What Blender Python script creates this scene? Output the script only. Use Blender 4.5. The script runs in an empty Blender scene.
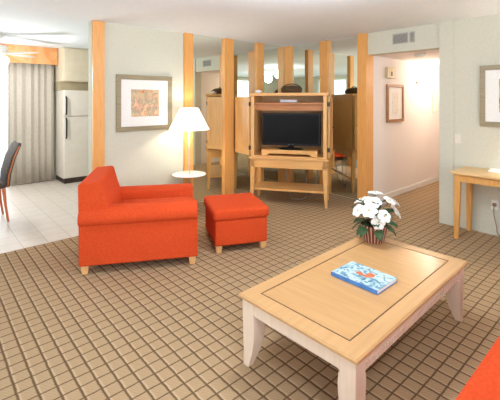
import bpy, bmesh, math, random
from mathutils import Vector, Matrix
random.seed(7)
PI = math.pi
sc = bpy.context.scene
COL = sc.collection

# ------------------------------------------------------------------ camera
cam_d = bpy.data.cameras.new('camera'); cam = bpy.data.objects.new('camera', cam_d); COL.objects.link(cam)
cam_d.sensor_width = 36.0; cam_d.lens = 36.0 * 372 / 500
cam_d.shift_y = -0.2; cam_d.clip_start = 0.02; cam_d.clip_end = 200
cam.location = (0, 0, 1.54); cam.rotation_euler = (PI / 2, 0, -math.radians(90 - 48.42))
sc.camera = cam
# ------------------------------------------------------------------ exposure
sc.view_settings.view_transform = 'Standard'; sc.view_settings.look = 'None'
sc.view_settings.exposure = -0.05; sc.view_settings.gamma = 1.0; sc.view_settings.use_curve_mapping = False
# ------------------------------------------------------------------ daylight
W = bpy.data.worlds.new('sky'); sc.world = W; W.use_nodes = True
bg = W.node_tree.nodes['Background']; bg.inputs[0].default_value = (0.86, 0.93, 1.0, 1); bg.inputs[1].default_value = 1.6

def area_light(name, loc, rot, sx, sy, power, col):
    d = bpy.data.lights.new(name, 'AREA'); d.shape = 'RECTANGLE'; d.size = sx; d.size_y = sy
    d.energy = power; d.color = col
    o = bpy.data.objects.new(name, d); COL.objects.link(o); o.location = loc; o.rotation_euler = rot
    return o
area_light('daylight_rear_window', (1.0, -2.62, 1.35), (-PI / 2, 0, PI), 4.4, 2.1, 185, (0.84, 0.965, 1.1))
area_light('daylight_side_window', (-2.62, 1.6, 1.35), (PI / 2, 0, -PI / 2), 4.2, 2.1, 65, (0.82, 0.965, 1.1))
area_light('daylight_dining_window', (0.1, 8.15, 1.25), (PI / 2, 0, PI), 2.2, 2.0, 75, (0.86, 0.97, 1.04))

# ------------------------------------------------------------------ helpers
def lin(c):
    def f(v):
        v /= 255.0
        return v / 12.92 if v <= 0.04045 else ((v + 0.055) / 1.055) ** 2.4
    return (f(c[0]), f(c[1]), f(c[2]), 1.0)

MATS = {}
def base_mat(name, rough=0.6, spec=0.5, metal=0.0):
    m = bpy.data.materials.new(name); m.use_nodes = True; MATS[name] = m
    b = m.node_tree.nodes['Principled BSDF']
    b.inputs['Roughness'].default_value = rough; b.inputs['Metallic'].default_value = metal
    b.inputs['Specular IOR Level'].default_value = spec
    return m, m.node_tree, b

def noise_mat(name, c1, c2, scale=20, rough=0.6, spec=0.4, stretch=(1, 1, 1), bump=0.0, metal=0.0, detail=3, bscale=None, lo=0.35, hi=0.65, sheen=0.0):
    m, t, b = base_mat(name, rough, spec, metal)
    tc = t.nodes.new('ShaderNodeTexCoord'); mp = t.nodes.new('ShaderNodeMapping')
    mp.inputs['Scale'].default_value = stretch
    n = t.nodes.new('ShaderNodeTexNoise'); n.inputs['Scale'].default_value = scale; n.inputs['Detail'].default_value = detail
    r = t.nodes.new('ShaderNodeValToRGB'); r.color_ramp.elements[0].position = lo; r.color_ramp.elements[1].position = hi
    r.color_ramp.elements[0].color = lin(c1); r.color_ramp.elements[1].color = lin(c2)
    t.links.new(tc.outputs['Object'], mp.inputs[0]); t.links.new(mp.outputs[0], n.inputs['Vector'])
    t.links.new(n.outputs['Fac'], r.inputs[0]); t.links.new(r.outputs[0], b.inputs['Base Color'])
    if sheen:
        b.inputs['Sheen Weight'].default_value = sheen; b.inputs['Sheen Tint'].default_value = lin(c2)
    if bump:
        n2 = t.nodes.new('ShaderNodeTexNoise'); n2.inputs['Scale'].default_value = bscale or scale * 4
        bp = t.nodes.new('ShaderNodeBump'); bp.inputs['Strength'].default_value = bump; bp.inputs['Distance'].default_value = 0.004
        t.links.new(mp.outputs[0], n2.inputs['Vector'])
        t.links.new(n2.outputs['Fac'], bp.inputs['Height']); t.links.new(bp.outputs[0], b.inputs['Normal'])
    return m

def wood(name, c1, c2, axis='z', rough=0.38, scale=6, spec=0.5):
    st = {'x': (0.7, 9, 9), 'y': (9, 0.7, 9), 'z': (9, 9, 0.7)}[axis]
    return noise_mat(name, c1, c2, scale=scale, rough=rough, spec=spec, stretch=st, bump=0.05, detail=5, lo=0.3, hi=0.7)

def emit_mat(name, col, strength, base=(255, 255, 255)):
    m, t, b = base_mat(name, 0.5)
    b.inputs['Base Color'].default_value = lin(base)
    b.inputs['Emission Color'].default_value = lin(col); b.inputs['Emission Strength'].default_value = strength
    return m

M = {}
M['wall'] = noise_mat('cream_wall_paint', (208, 205, 187), (213, 210, 192), 40, 0.85, 0.2, bump=0.06, bscale=180)
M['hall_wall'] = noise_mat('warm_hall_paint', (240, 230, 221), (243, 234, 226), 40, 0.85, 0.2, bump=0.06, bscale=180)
M['ceiling'] = noise_mat('ceiling_paint', (240, 247, 251), (244, 250, 253), 30, 0.9, 0.1, bump=0.15, bscale=120)
M['white'] = noise_mat('white_paint', (236, 233, 226), (242, 239, 233), 12, 0.5, 0.4)
M['pilaster'] = wood('orange_maple', (226, 158, 84), (237, 174, 100), 'z', 0.4)
M['maple'] = wood('maple_vertical', (220, 164, 98), (234, 182, 116), 'z', 0.36)
M['maple_h'] = wood('maple_horizontal', (220, 162, 94), (234, 180, 112), 'x', 0.36)
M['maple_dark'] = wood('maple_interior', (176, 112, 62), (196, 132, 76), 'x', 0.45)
M['desk'] = wood('honey_desk_wood', (214, 152, 78), (230, 172, 98), 'z', 0.38)
M['desk_top'] = wood('pale_desk_top', (226, 184, 122), (238, 200, 142), 'y', 0.34)
M['table_top'] = wood('table_inset_maple', (198, 152, 101), (208, 162, 111), 'y', 0.19, 4)
M['table_rim'] = wood('table_rim_maple', (200, 154, 103), (210, 164, 113), 'x', 0.3, 4)
M['table_leg'] = wood('bleached_maple', (236, 210, 186), (244, 220, 198), 'z', 0.42)
M['inlay'] = noise_mat('inlay_beading', (60, 42, 26), (120, 86, 50), 160, 0.5, 0.3)
M['orange'] = noise_mat('orange_chenille', (204, 70, 31), (213, 79, 38), 60, 0.9, 0.15, bump=0.35, bscale=420, detail=6, sheen=0.25)
M['orange_pipe'] = noise_mat('orange_piping', (206, 78, 42), (216, 88, 50), 60, 0.9, 0.15)
M['foot'] = wood('blond_foot_wood', (226, 170, 110), (238, 186, 128), 'z', 0.4)
M['chrome'] = noise_mat('brushed_nickel', (190, 186, 178), (210, 206, 198), 40, 0.28, 0.5, metal=1.0)
M['black'] = noise_mat('black_plastic', (18, 18, 19), (26, 25, 26), 40, 0.4, 0.25)
M['screen'] = noise_mat('tv_screen_glass', (14, 12, 11), (18, 16, 14), 6, 0.3, 0.12)
M['dark'] = noise_mat('dark_brown_vinyl', (58, 44, 38), (70, 54, 46), 20, 0.5, 0.4)
M['taupe'] = wood('taupe_frame', (140, 126, 98), (160, 146, 114), 'x', 0.45)
M['brown_frame'] = wood('walnut_frame', (150, 102, 58), (170, 120, 72), 'z', 0.4)
M['mat'] = noise_mat('white_mat_board', (240, 238, 232), (246, 244, 239), 60, 0.8, 0.2)
M['curtain'] = noise_mat('cream_drapery', (194, 185, 170), (202, 193, 179), 30, 0.9, 0.15, bump=0.2, bscale=300)
M['fridge'] = noise_mat('cream_enamel', (242, 232, 218), (246, 238, 225), 8, 0.35, 0.5)
M['cabinet'] = noise_mat('cream_laminate', (228, 214, 186), (234, 221, 196), 8, 0.5, 0.4)
M['shadow_gap'] = noise_mat('shaded_gap_laminate', (190, 176, 144), (200, 186, 154), 8, 0.6, 0.3)  # darker beige paints in the shadow band above the refrigerator
M['grey_fabric'] = noise_mat('grey_chair_fabric', (70, 60, 52), (94, 83, 74), 40, 0.8, 0.3, bump=0.2)
M['chair_wood'] = wood('cherry_chair_wood', (190, 104, 54), (210, 124, 70), 'z', 0.35)
M['paper'] = noise_mat('white_paper', (246, 245, 242), (252, 251, 249), 40, 0.7, 0.2)
M['plate'] = noise_mat('white_china', (242, 243, 245), (250, 250, 251), 20, 0.2, 0.5)
M['leaf'] = noise_mat('dark_green_leaf', (44, 74, 44), (72, 104, 62), 18, 0.45, 0.4)
M['petal'] = noise_mat('white_petal', (240, 238, 228), (252, 251, 246), 30, 0.6, 0.2)
M['petal_centre'] = noise_mat('cream_stamen', (196, 178, 118), (214, 200, 150), 60, 0.7, 0.2)
M['soil'] = noise_mat('brown_moss', (66, 50, 34), (92, 74, 50), 60, 0.95, 0.1)
M['grille'] = noise_mat('grey_grille_metal', (168, 164, 156), (180, 176, 168), 40, 0.5, 0.4)
M['grille_dark'] = noise_mat('grille_shadow_metal', (120, 114, 106), (134, 128, 120), 40, 0.6, 0.3)
M['silver'] = noise_mat('silver_case', (190, 184, 186), (206, 200, 202), 30, 0.35, 0.5)
M['wicker'] = noise_mat('dark_wicker', (52, 38, 26), (104, 78, 50), 90, 0.7, 0.3, bump=0.6, bscale=160)
M['cable'] = noise_mat('grey_cable', (150, 144, 138), (166, 160, 154), 40, 0.5, 0.4)
M['cord'] = noise_mat('brown_cord', (140, 116, 92), (158, 132, 106), 40, 0.5, 0.4)
M['chime'] = noise_mat('tan_plastic', (206, 184, 136), (216, 196, 150), 20, 0.5, 0.3)
M['switch'] = noise_mat('cream_plastic', (222, 216, 200), (228, 222, 207), 20, 0.4, 0.3)
M['lens_glow'] = emit_mat('lit_opal_glass', (255, 226, 190), 9)
M['fan_glass'] = emit_mat('lit_fan_globe', (255, 244, 226), 2.2)

def mirror_mat():
    m, t, b = base_mat('silvered_mirror', 0.0, 0.5, 1.0)
    tc = t.nodes.new('ShaderNodeTexCoord'); n = t.nodes.new('ShaderNodeTexNoise'); n.inputs['Scale'].default_value = 1.5
    r = t.nodes.new('ShaderNodeValToRGB'); r.color_ramp.elements[0].color = (0.86, 0.90, 0.82, 1); r.color_ramp.elements[1].color = (0.88, 0.92, 0.85, 1)
    t.links.new(tc.outputs['Object'], n.inputs['Vector']); t.links.new(n.outputs['Fac'], r.inputs[0]); t.links.new(r.outputs[0], b.inputs['Base Color'])
    return m
M['mirror'] = mirror_mat()

def shade_mat():
    m, t, b = base_mat('white_lamp_fabric', 0.8, 0.2)
    b.inputs['Base Color'].default_value = lin((252, 246, 232))
    b.inputs['Emission Color'].default_value = lin((255, 240, 214)); b.inputs['Emission Strength'].default_value = 1.3
    n = t.nodes.new('ShaderNodeTexNoise'); n.inputs['Scale'].default_value = 300
    bp = t.nodes.new('ShaderNodeBump'); bp.inputs['Strength'].default_value = 0.1; bp.inputs['Distance'].default_value = 0.001
    t.links.new(n.outputs['Fac'], bp.inputs['Height']); t.links.new(bp.outputs[0], b.inputs['Normal'])
    return m
M['shade'] = shade_mat()

def math_node(t, op, a, b=None, c=None):
    n = t.nodes.new('ShaderNodeMath'); n.operation = op
    for i, v in enumerate((a, b, c)):
        if v is None: continue
        if isinstance(v, (int, float)): n.inputs[i].default_value = v
        else: t.links.new(v, n.inputs[i])
    return n.outputs[0]

def grid_lines(t, X, Y, px, py, ox, oy, wx, wy):
    """1 on the grid lines, 0 in the cells; soft edges"""
    out = []
    for S, p, o, w in ((X, px, ox, wx), (Y, py, oy, wy)):
        a = math_node(t, 'ADD', S, 100 * p - o); a = math_node(t, 'DIVIDE', a, p); a = math_node(t, 'FRACT', a)
        a = math_node(t, 'SUBTRACT', a, 0.5); a = math_node(t, 'ABSOLUTE', a)          # 0.5 on the line
        mr = t.nodes.new('ShaderNodeMapRange'); t.links.new(a, mr.inputs[0])
        mr.inputs[1].default_value = 0.5 - w * 1.5; mr.inputs[2].default_value = 0.5 - w * 0.4
        out.append(mr.outputs[0])
    return out

def carpet_mat():
    m, t, b = base_mat('checked_carpet', 0.95, 0.1)
    tc = t.nodes.new('ShaderNodeTexCoord')
    nz = t.nodes.new('ShaderNodeTexNoise'); nz.inputs['Scale'].default_value = 22; t.links.new(tc.outputs['Object'], nz.inputs['Vector'])
    wob = t.nodes.new('ShaderNodeVectorMath'); wob.operation = 'MULTIPLY_ADD'
    wob.inputs[1].default_value = (0.008, 0.008, 0); t.links.new(nz.outputs['Color'], wob.inputs[0]); t.links.new(tc.outputs['Object'], wob.inputs[2])
    sp = t.nodes.new('ShaderNodeSeparateXYZ'); t.links.new(wob.outputs[0], sp.inputs[0])
    lx, ly = grid_lines(t, sp.outputs[0], sp.outputs[1], 0.087, 0.087, 0.469, 0.97, 0.07, 0.05)
    line = math_node(t, 'MAXIMUM', lx, ly)
    rx, ry = grid_lines(t, sp.outputs[0], sp.outputs[1], 0.087, 0.087, 0.480, 0.978, 0.06, 0.03)
    ridge = math_node(t, 'MULTIPLY', math_node(t, 'SUBTRACT', 1.0, line), rx)
    # woven ribs inside the cells
    a = math_node(t, 'FRACT', math_node(t, 'DIVIDE', math_node(t, 'ADD', sp.outputs[1], math_node(t, 'MULTIPLY', sp.outputs[0], 0.6)), 0.0125))
    rib = math_node(t, 'ABSOLUTE', math_node(t, 'SUBTRACT', a, 0.5))
    fn = t.nodes.new('ShaderNodeTexNoise'); fn.inputs['Scale'].default_value = 260; fn.inputs['Detail'].default_value = 2
    t.links.new(tc.outputs['Object'], fn.inputs['Vector'])
    big = t.nodes.new('ShaderNodeTexNoise'); big.inputs['Scale'].default_value = 2.0; t.links.new(tc.outputs['Object'], big.inputs['Vector'])
    cell = t.nodes.new('ShaderNodeMix'); cell.data_type = 'RGBA'
    cell.inputs[6].default_value = lin((128, 102, 74)); cell.inputs[7].default_value = lin((208, 178, 140))
    f = math_node(t, 'ADD', math_node(t, 'MULTIPLY', rib, 0.7), math_node(t, 'MULTIPLY', fn.outputs['Fac'], 0.7))
    t.links.new(f, cell.inputs[0])
    rd = t.nodes.new('ShaderNodeMix'); rd.data_type = 'RGBA'; t.links.new(cell.outputs[2], rd.inputs[6]); rd.inputs[7].default_value = lin((206, 176, 142)); t.links.new(math_node(t, 'MULTIPLY', ridge, 0.6), rd.inputs[0])
    mix = t.nodes.new('ShaderNodeMix'); mix.data_type = 'RGBA'
    t.links.new(rd.outputs[2], mix.inputs[6]); mix.inputs[7].default_value = lin((94, 70, 46))
    t.links.new(math_node(t, 'MULTIPLY', line, 0.9), mix.inputs[0]); t.links.new(mix.outputs[2], b.inputs['Base Color'])
    h = math_node(t, 'SUBTRACT', math_node(t, 'ADD', math_node(t, 'MULTIPLY', rib, 0.4), math_node(t, 'MULTIPLY', fn.outputs['Fac'], 0.5)), line)
    bp = t.nodes.new('ShaderNodeBump'); bp.inputs['Strength'].default_value = 0.5; bp.inputs['Distance'].default_value = 0.005
    t.links.new(h, bp.inputs['Height']); t.links.new(bp.outputs[0], b.inputs['Normal'])
    return m
M['carpet'] = carpet_mat()

def tile_mat():
    m, t, b = base_mat('cream_floor_tile', 0.35, 0.5)
    tc = t.nodes.new('ShaderNodeTexCoord'); sp = t.nodes.new('ShaderNodeSeparateXYZ'); t.links.new(tc.outputs['Object'], sp.inputs[0])
    lx, ly = grid_lines(t, sp.outputs[0], sp.outputs[1], 0.232, 0.232, 0.806, 4.44, 0.018, 0.018)
    line = math_node(t, 'MAXIMUM', lx, ly)
    n = t.nodes.new('ShaderNodeTexNoise'); n.inputs['Scale'].default_value = 9; n.inputs['Detail'].default_value = 5; t.links.new(tc.outputs['Object'], n.inputs['Vector'])
    r = t.nodes.new('ShaderNodeValToRGB'); r.color_ramp.elements[0].color = lin((220, 207, 194)); r.color_ramp.elements[1].color = lin((234, 223, 212))
    t.links.new(n.outputs['Fac'], r.inputs[0])
    mix = t.nodes.new('ShaderNodeMix'); mix.data_type = 'RGBA'; t.links.new(r.outputs[0], mix.inputs[6]); mix.inputs[7].default_value = lin((200, 184, 166))
    t.links.new(line, mix.inputs[0]); t.links.new(mix.outputs[2], b.inputs['Base Color'])
    bp = t.nodes.new('ShaderNodeBump'); bp.inputs['Strength'].default_value = 0.3; bp.inputs['Distance'].default_value = 0.003; bp.invert = True
    t.links.new(line, bp.inputs['Height']); t.links.new(bp.outputs[0], b.inputs['Normal'])
    return m
M['tile'] = tile_mat()

def art_mat(name, cols, scale, seed=0.0):
    m, t, b = base_mat(name, 0.6, 0.3)
    tc = t.nodes.new('ShaderNodeTexCoord'); mp = t.nodes.new('ShaderNodeMapping'); mp.inputs['Location'].default_value = (seed, seed * 2, seed)
    t.links.new(tc.outputs['Object'], mp.inputs[0])
    n = t.nodes.new('ShaderNodeTexNoise'); n.inputs['Scale'].default_value = scale; n.inputs['Detail'].default_value = 5; n.inputs['Distortion'].default_value = 1.2
    t.links.new(mp.outputs[0], n.inputs['Vector'])
    r = t.nodes.new('ShaderNodeValToRGB'); cr = r.color_ramp
    k = len(cols)
    while len(cr.elements) < k: cr.elements.new(0.5)
    for i, c in enumerate(cols):
        cr.elements[i].position = 0.28 + 0.44 * i / (k - 1); cr.elements[i].color = lin(c)
    t.links.new(n.outputs['Fac'], r.inputs[0]); t.links.new(r.outputs[0], b.inputs['Base Color'])
    return m
M['art_a'] = art_mat('abstract_wash', [(120, 100, 80), (224, 160, 110), (216, 196, 160), (178, 160, 132), (232, 180, 150), (236, 214, 160), (230, 140, 90)], 7)
M['art_b'] = art_mat('orange_abstract', [(160, 70, 30), (226, 120, 54), (240, 190, 130), (210, 96, 40), (236, 216, 180)], 6, 3.1)
M['art_c'] = art_mat('pale_sketch', [(200, 190, 176), (236, 228, 216), (240, 234, 224), (226, 216, 200)], 16, 5.2)
M['valance'] = art_mat('orange_floral_fabric', [(212, 158, 104), (226, 180, 128), (222, 150, 90), (228, 180, 126), (216, 122, 62)], 2.2, 1.4)

def book_mat():
    m, t, b = base_mat('book_cover_print', 0.3, 0.5)
    tc = t.nodes.new('ShaderNodeTexCoord')
    n = t.nodes.new('ShaderNodeTexNoise'); n.inputs['Scale'].default_value = 22; n.inputs['Detail'].default_value = 6; n.inputs['Distortion'].default_value = 1.0
    t.links.new(tc.outputs['Object'], n.inputs['Vector'])
    r = t.nodes.new('ShaderNodeValToRGB'); cr = r.color_ramp
    for i, (p, c) in enumerate([(0.3, (36, 78, 110)), (0.42, (92, 148, 176)), (0.5, (178, 208, 214)), (0.58, (212, 224, 222)), (0.7, (70, 130, 150))]):
        if i >= 2: cr.elements.new(p)
    for e, (p, c) in zip(cr.elements, [(0.3, (36, 78, 110)), (0.42, (92, 148, 176)), (0.5, (178, 208, 214)), (0.58, (212, 224, 222)), (0.7, (70, 130, 150))]):
        e.position = p; e.color = lin(c)
    t.links.new(n.outputs['Fac'], r.inputs[0]); t.links.new(r.outputs[0], b.inputs['Base Color'])
    return m
M['cover'] = book_mat()
M['spine'] = noise_mat('blue_book_spine', (70, 120, 186), (84, 136, 200), 20, 0.4, 0.4)
M['orange_ink'] = noise_mat('orange_ink', (206, 92, 44), (224, 130, 80), 60, 0.4, 0.4)

def pot_mat():
    m, t, b = base_mat('striped_basket', 0.6, 0.3)
    tc = t.nodes.new('ShaderNodeTexCoord'); sp = t.nodes.new('ShaderNodeSeparateXYZ'); t.links.new(tc.outputs['Object'], sp.inputs[0])
    an = math_node(t, 'ARCTAN2', sp.outputs[1], sp.outputs[0])
    f = math_node(t, 'FRACT', math_node(t, 'MULTIPLY', math_node(t, 'ADD', an, 10.0), 22 / (2 * PI)))
    g = math_node(t, 'GREATER_THAN', f, 0.26)
    mix = t.nodes.new('ShaderNodeMix'); mix.data_type = 'RGBA'
    mix.inputs[6].default_value = lin((214, 180, 156)); mix.inputs[7].default_value = lin((118, 62, 42)); t.links.new(g, mix.inputs[0])
    t.links.new(mix.outputs[2], b.inputs['Base Color'])
    return m
M['pot'] = pot_mat()

def glass_mat():
    m = bpy.data.materials.new('window_glass'); m.use_nodes = True; t = m.node_tree; t.nodes.clear()
    o = t.nodes.new('ShaderNodeOutputMaterial'); mx = t.nodes.new('ShaderNodeMixShader'); tr = t.nodes.new('ShaderNodeBsdfTransparent'); gl = t.nodes.new('ShaderNodeBsdfGlossy')
    fr = t.nodes.new('ShaderNodeFresnel'); gl.inputs['Roughness'].default_value = 0.02
    t.links.new(fr.outputs[0], mx.inputs[0]); t.links.new(tr.outputs[0], mx.inputs[1]); t.links.new(gl.outputs[0], mx.inputs[2]); t.links.new(mx.outputs[0], o.inputs[0])
    return m
M['glass'] = glass_mat()

# ---- mesh helpers: each adds to a bmesh
def bx(bm, x0, x1, y0, y1, z0, z1, mi=0):
    vs = [bm.verts.new(p) for p in ((x0, y0, z0), (x1, y0, z0), (x1, y1, z0), (x0, y1, z0), (x0, y0, z1), (x1, y0, z1), (x1, y1, z1), (x0, y1, z1))]
    for f in ((0, 3, 2, 1), (4, 5, 6, 7), (0, 1, 5, 4), (1, 2, 6, 5), (2, 3, 7, 6), (3, 0, 4, 7)):
        bm.faces.new([vs[i] for i in f]).material_index = mi

def loft(bm, rings, cap=True, mi=0, closed=True):
    R = [[bm.verts.new(p) for p in r] for r in rings]
    n = len(rings[0])
    for a, b in zip(R[:-1], R[1:]):
        for i in range(n if closed else n - 1):
            j = (i + 1) % n
            bm.faces.new((a[i], a[j], b[j], b[i])).material_index = mi
    if cap:
        bm.faces.new(R[0][::-1]).material_index = mi; bm.faces.new(R[-1]).material_index = mi

def lathe(bm, prof, cx=0, cy=0, n=24, cap=True, mi=0):
    rings = [[(cx + r * math.cos(2 * PI * i / n), cy + r * math.sin(2 * PI * i / n), z) for i in range(n)] for r, z in prof]
    loft(bm, rings, cap, mi)

def tube(bm, pts, r, n=8, mi=0):
    pts = [Vector(p) for p in pts]; rings = []
    for i, p in enumerate(pts):
        d = (pts[min(i + 1, len(pts) - 1)] - pts[max(i - 1, 0)]).normalized()
        up = Vector((0, 0, 1)) if abs(d.z) < 0.9 else Vector((1, 0, 0))
        a = d.cross(up).normalized(); b = a.cross(d)
        rr = r[i] if isinstance(r, (list, tuple)) else r
        rings.append([tuple(p + rr * (a * math.cos(2 * PI * k / n) + b * math.sin(2 * PI * k / n))) for k in range(n)])
    loft(bm, rings, True, mi)

def prism(bm, poly, axis, a0, a1, mi=0):
    """extrude a polygon of (p,q) along an axis: x -> (y,z), y -> (x,z), z -> (x,y)"""
    f = {'x': lambda p, a: (a, p[0], p[1]), 'y': lambda p, a: (p[0], a, p[1]), 'z': lambda p, a: (p[0], p[1], a)}[axis]
    loft(bm, [[f(p, a0) for p in poly], [f(p, a1) for p in poly]], True, mi)

def obj(name, bm, mat, parent=None, bevel=0, seg=2, smooth=False, sub=0, loc=None, rot=None):
    bmesh.ops.recalc_face_normals(bm, faces=bm.faces)
    me = bpy.data.meshes.new(name); bm.to_mesh(me); bm.free()
    for m in (mat if isinstance(mat, (list, tuple)) else [mat]): me.materials.append(m)
    if smooth or bevel or sub:
        for p in me.polygons: p.use_smooth = True
    o = bpy.data.objects.new(name, me); COL.objects.link(o); o.parent = parent
    if bevel:
        b = o.modifiers.new('bevel', 'BEVEL'); b.width = bevel; b.segments = seg; b.limit_method = 'ANGLE'; b.angle_limit = math.radians(35)
        if not sub: b.harden_normals = True
    if sub:
        s = o.modifiers.new('sub', 'SUBSURF'); s.levels = s.render_levels = sub
    if loc: o.location = loc
    if rot: o.rotation_euler = rot
    return o

def box(name, mat, parent, x0, x1, y0, y1, z0, z1, bevel=0, seg=2):
    bm = bmesh.new(); bx(bm, x0, x1, y0, y1, z0, z1); return obj(name, bm, mat, parent, bevel, seg)

def tag(o, label, cat, group=None, kind=None):
    o['label'] = label; o['category'] = cat
    if group: o['group'] = group
    if kind: o['kind'] = kind
    return o
def thing(name, label, cat, loc=(0, 0, 0), rz=0, group=None):
    o = bpy.data.objects.new(name, None); COL.objects.link(o); o.location = loc; o.rotation_euler = (0, 0, rz); o.empty_display_size = 0.05
    return tag(o, label, cat, group)
def struct(o, label, cat):
    o['kind'] = 'structure'; o['label'] = label; o['category'] = cat; return o
def copy_tree(o, parent=None):
    kids = [c for c in o.children]
    c = o.copy(); COL.objects.link(c); c.parent = parent
    for k in kids: copy_tree(k, c)
    return c

# ------------------------------------------------------------------ the room
X0, Y0, ZC, T = 4.90, 4.70, 2.515, 0.16
XM = 5.05                       # mirrored stretch of the right wall
HY0, HY1 = 1.917, 2.93          # hallway opening in the right wall
XL, YB = -2.5, -2.5             # side and rear walls
YD = 7.95                       # far wall of the dining area
YT = 4.44                       # carpet meets tile
bm = bmesh.new(); bx(bm, XL, X0, YB, YT, -0.06, 0); bx(bm, 1.62, X0, YT, Y0, -0.06, 0); bx(bm, X0, XM, HY1, Y0, -0.06, 0); bx(bm, X0, 8.6, HY0, HY1, -0.06, 0)
struct(obj('floor', bm, M['carpet']), 'brown carpet woven in small squares', 'carpet floor')
bm = bmesh.new(); bx(bm, XL, 1.62, YT, Y0, -0.06, 0.003); bx(bm, XL, 4.0, Y0, YD, -0.06, 0.003)
struct(obj('floor', bm, M['tile']), 'cream ceramic tile floor of the dining area', 'tile floor')
bm = bmesh.new(); bx(bm, XL - T, X0 + T, YB - T, Y0 + 0.13, ZC, ZC + 0.08); bx(bm, XL - T, 4.1, Y0 + 0.13, YD + T, ZC, ZC + 0.08)
struct(obj('ceiling', bm, M['ceiling']), 'smooth off white ceiling', 'ceiling')
bm = bmesh.new(); bx(bm, X0 + T, 8.6, HY0 - T, HY1 + T, 2.2, 2.26)
struct(obj('ceiling', bm, M['hall_wall']), 'low warm ceiling of the hallway', 'ceiling')
# partition with the picture, mirrors further right
struct(box('wall_back', M['wall'], None, 1.575, XM, Y0, Y0 + 0.12, 0, ZC), 'cream partition wall behind the orange armchair', 'wall')
# right wall: mirror corner, header, desk wall
bm = bmesh.new(); bx(bm, XM, X0 + T, HY1, Y0 + 0.12, 0, ZC); bx(bm, X0, XM, HY1, HY1 + 0.13, 0, ZC); bx(bm, X0, X0 + T, HY0, HY1, 2.2, ZC); bx(bm, X0, X0 + T, YB, HY0, 0, ZC)
struct(obj('wall_right', bm, M['wall']), 'cream wall with the hallway opening and the desk', 'wall')
bm = bmesh.new(); bx(bm, X0 + T, 8.6, HY1, HY1 + T, 0, 2.2)
struct(obj('wall_hall_left', bm, M['hall_wall']), 'warm lit left wall of the hallway', 'wall')
bm = bmesh.new(); bx(bm, X0 + T, 8.6, HY0 - T, HY0, 0, 2.2)
struct(obj('wall_hall_right', bm, M['hall_wall']), 'right wall of the hallway', 'wall')
struct(box('wall_hall_end', M['hall_wall'], None, 8.6, 8.7, HY0 - T, HY1 + T, 0, 2.26), 'end wall of the hallway', 'wall')
# rear and left walls with window openings, dining walls
bm = bmesh.new()
bx(bm, XL - T, -1.2, YB - T, YB, 0, ZC); bx(bm, 3.2, X0 + T, YB - T, YB, 0, ZC); bx(bm, -1.2, 3.2, YB - T, YB, 0, 0.3); bx(bm, -1.2, 3.2, YB - T, YB, 2.4, ZC)
struct(obj('wall_rear', bm, M['wall']), 'cream wall behind the viewer with a wide window', 'wall')
bm = bmesh.new()
bx(bm, XL - T, XL, YB, -0.5, 0, ZC); bx(bm, XL - T, XL, 3.7, YD, 0, ZC); bx(bm, XL - T, XL, -0.5, 3.7, 0, 0.3); bx(bm, XL - T, XL, -0.5, 3.7, 2.4, ZC)
struct(obj('wall_left', bm, M['wall']), 'cream side wall with a wide window', 'wall')
bm = bmesh.new()
bx(bm, XL - T, -1.1, YD, YD + T, 0, ZC); bx(bm, 1.3, 4.1, YD, YD + T, 0, ZC); bx(bm, -1.1, 1.3, YD, YD + T, 2.3, ZC)
struct(obj('wall_dining', bm, M['wall']), 'far wall of the dining area with a glass door', 'wall')
struct(box('wall_kitchen', M['wall'], None, 4.0, 4.1, Y0 + 0.12, YD, 0, ZC), 'kitchen side wall', 'wall')

def window(name, axis, a0, a1, z0, z1, at, n, label, glass=True):
    """frame bars in a wall opening, axis the wall runs along"""
    w = struct(bpy.data.objects.new(name, None), label, 'window'); COL.objects.link(w)
    def bar(bm, p0, p1, q0, q1, d=0.04):
        if axis == 'x': bx(bm, p0, p1, at - d, at + d, q0, q1)
        else: bx(bm, at - d, at + d, p0, p1, q0, q1)
    bm = bmesh.new(); bar(bm, a0, a1, z0, z0 + 0.06); bar(bm, a0, a1, z1 - 0.06, z1)
    for i in range(n + 1):
        c = a0 + (a1 - a0) * i / n; c = min(max(c, a0 + 0.03), a1 - 0.03); bar(bm, c - 0.03, c + 0.03, z0 + 0.06, z1 - 0.06)
    obj('window_frame', bm, M['white'], w)
    bm = bmesh.new(); bar(bm, a0 + 0.02, a1 - 0.02, z0 + 0.03, z1 - 0.03, 0.004); obj('pane', bm, M['glass'], w)
window('window_1', 'x', -1.1, 1.3, 0.0, 2.3, YD + 0.05, 2, 'bright sliding glass door beside the cream curtain')
# rails of the two big windows behind the viewer
window('window_2', 'x', -1.2, 3.2, 0.3, 2.4, YB - 0.05, 3, 'wide window behind the viewer')
window('window_3', 'y', -0.5, 3.7, 0.3, 2.4, XL - 0.05, 3, 'wide window in the left wall')

# pilasters (orange maple trim)
PW = 0.05
def pil(n, x0, x1, y0, y1, label):
    struct(box('trim_%d' % n, M['pilaster'], None, x0, x1, y0, y1, 0, ZC, 0.003), label, 'pilaster')
pil(1, 1.578, 1.722, Y0 - 0.03, Y0, 'orange wood pilaster at the free end of the partition wall')
pil(2, 2.868, 3.01, Y0 - PW, Y0, 'orange wood pilaster behind the lit floor lamp')
pil(3, 3.595, 3.78, Y0 - PW, Y0, 'orange wood pilaster left of the armoire')
pil(4, 4.295, 4.45, Y0 - PW, Y0, 'orange wood pilaster above the left of the armoire')
pil(5, XM - PW, XM, 4.53, Y0 - 0.012, 'orange wood pilaster in the mirrored corner')
pil(6, XM - 0.06, XM, 3.71, 3.875, 'orange wood pilaster above the right of the armoire')
pil(7, X0 - PW, XM, 2.925, 3.07, 'orange wood pilaster beside the hallway')
struct(box('trim_8', M['wall'], None, X0 - 0.02, X0 + 0.001, 1.75, HY0 + 0.001, 0, ZC), 'shallow cream pilaster at the hallway corner', 'trim')
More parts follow.
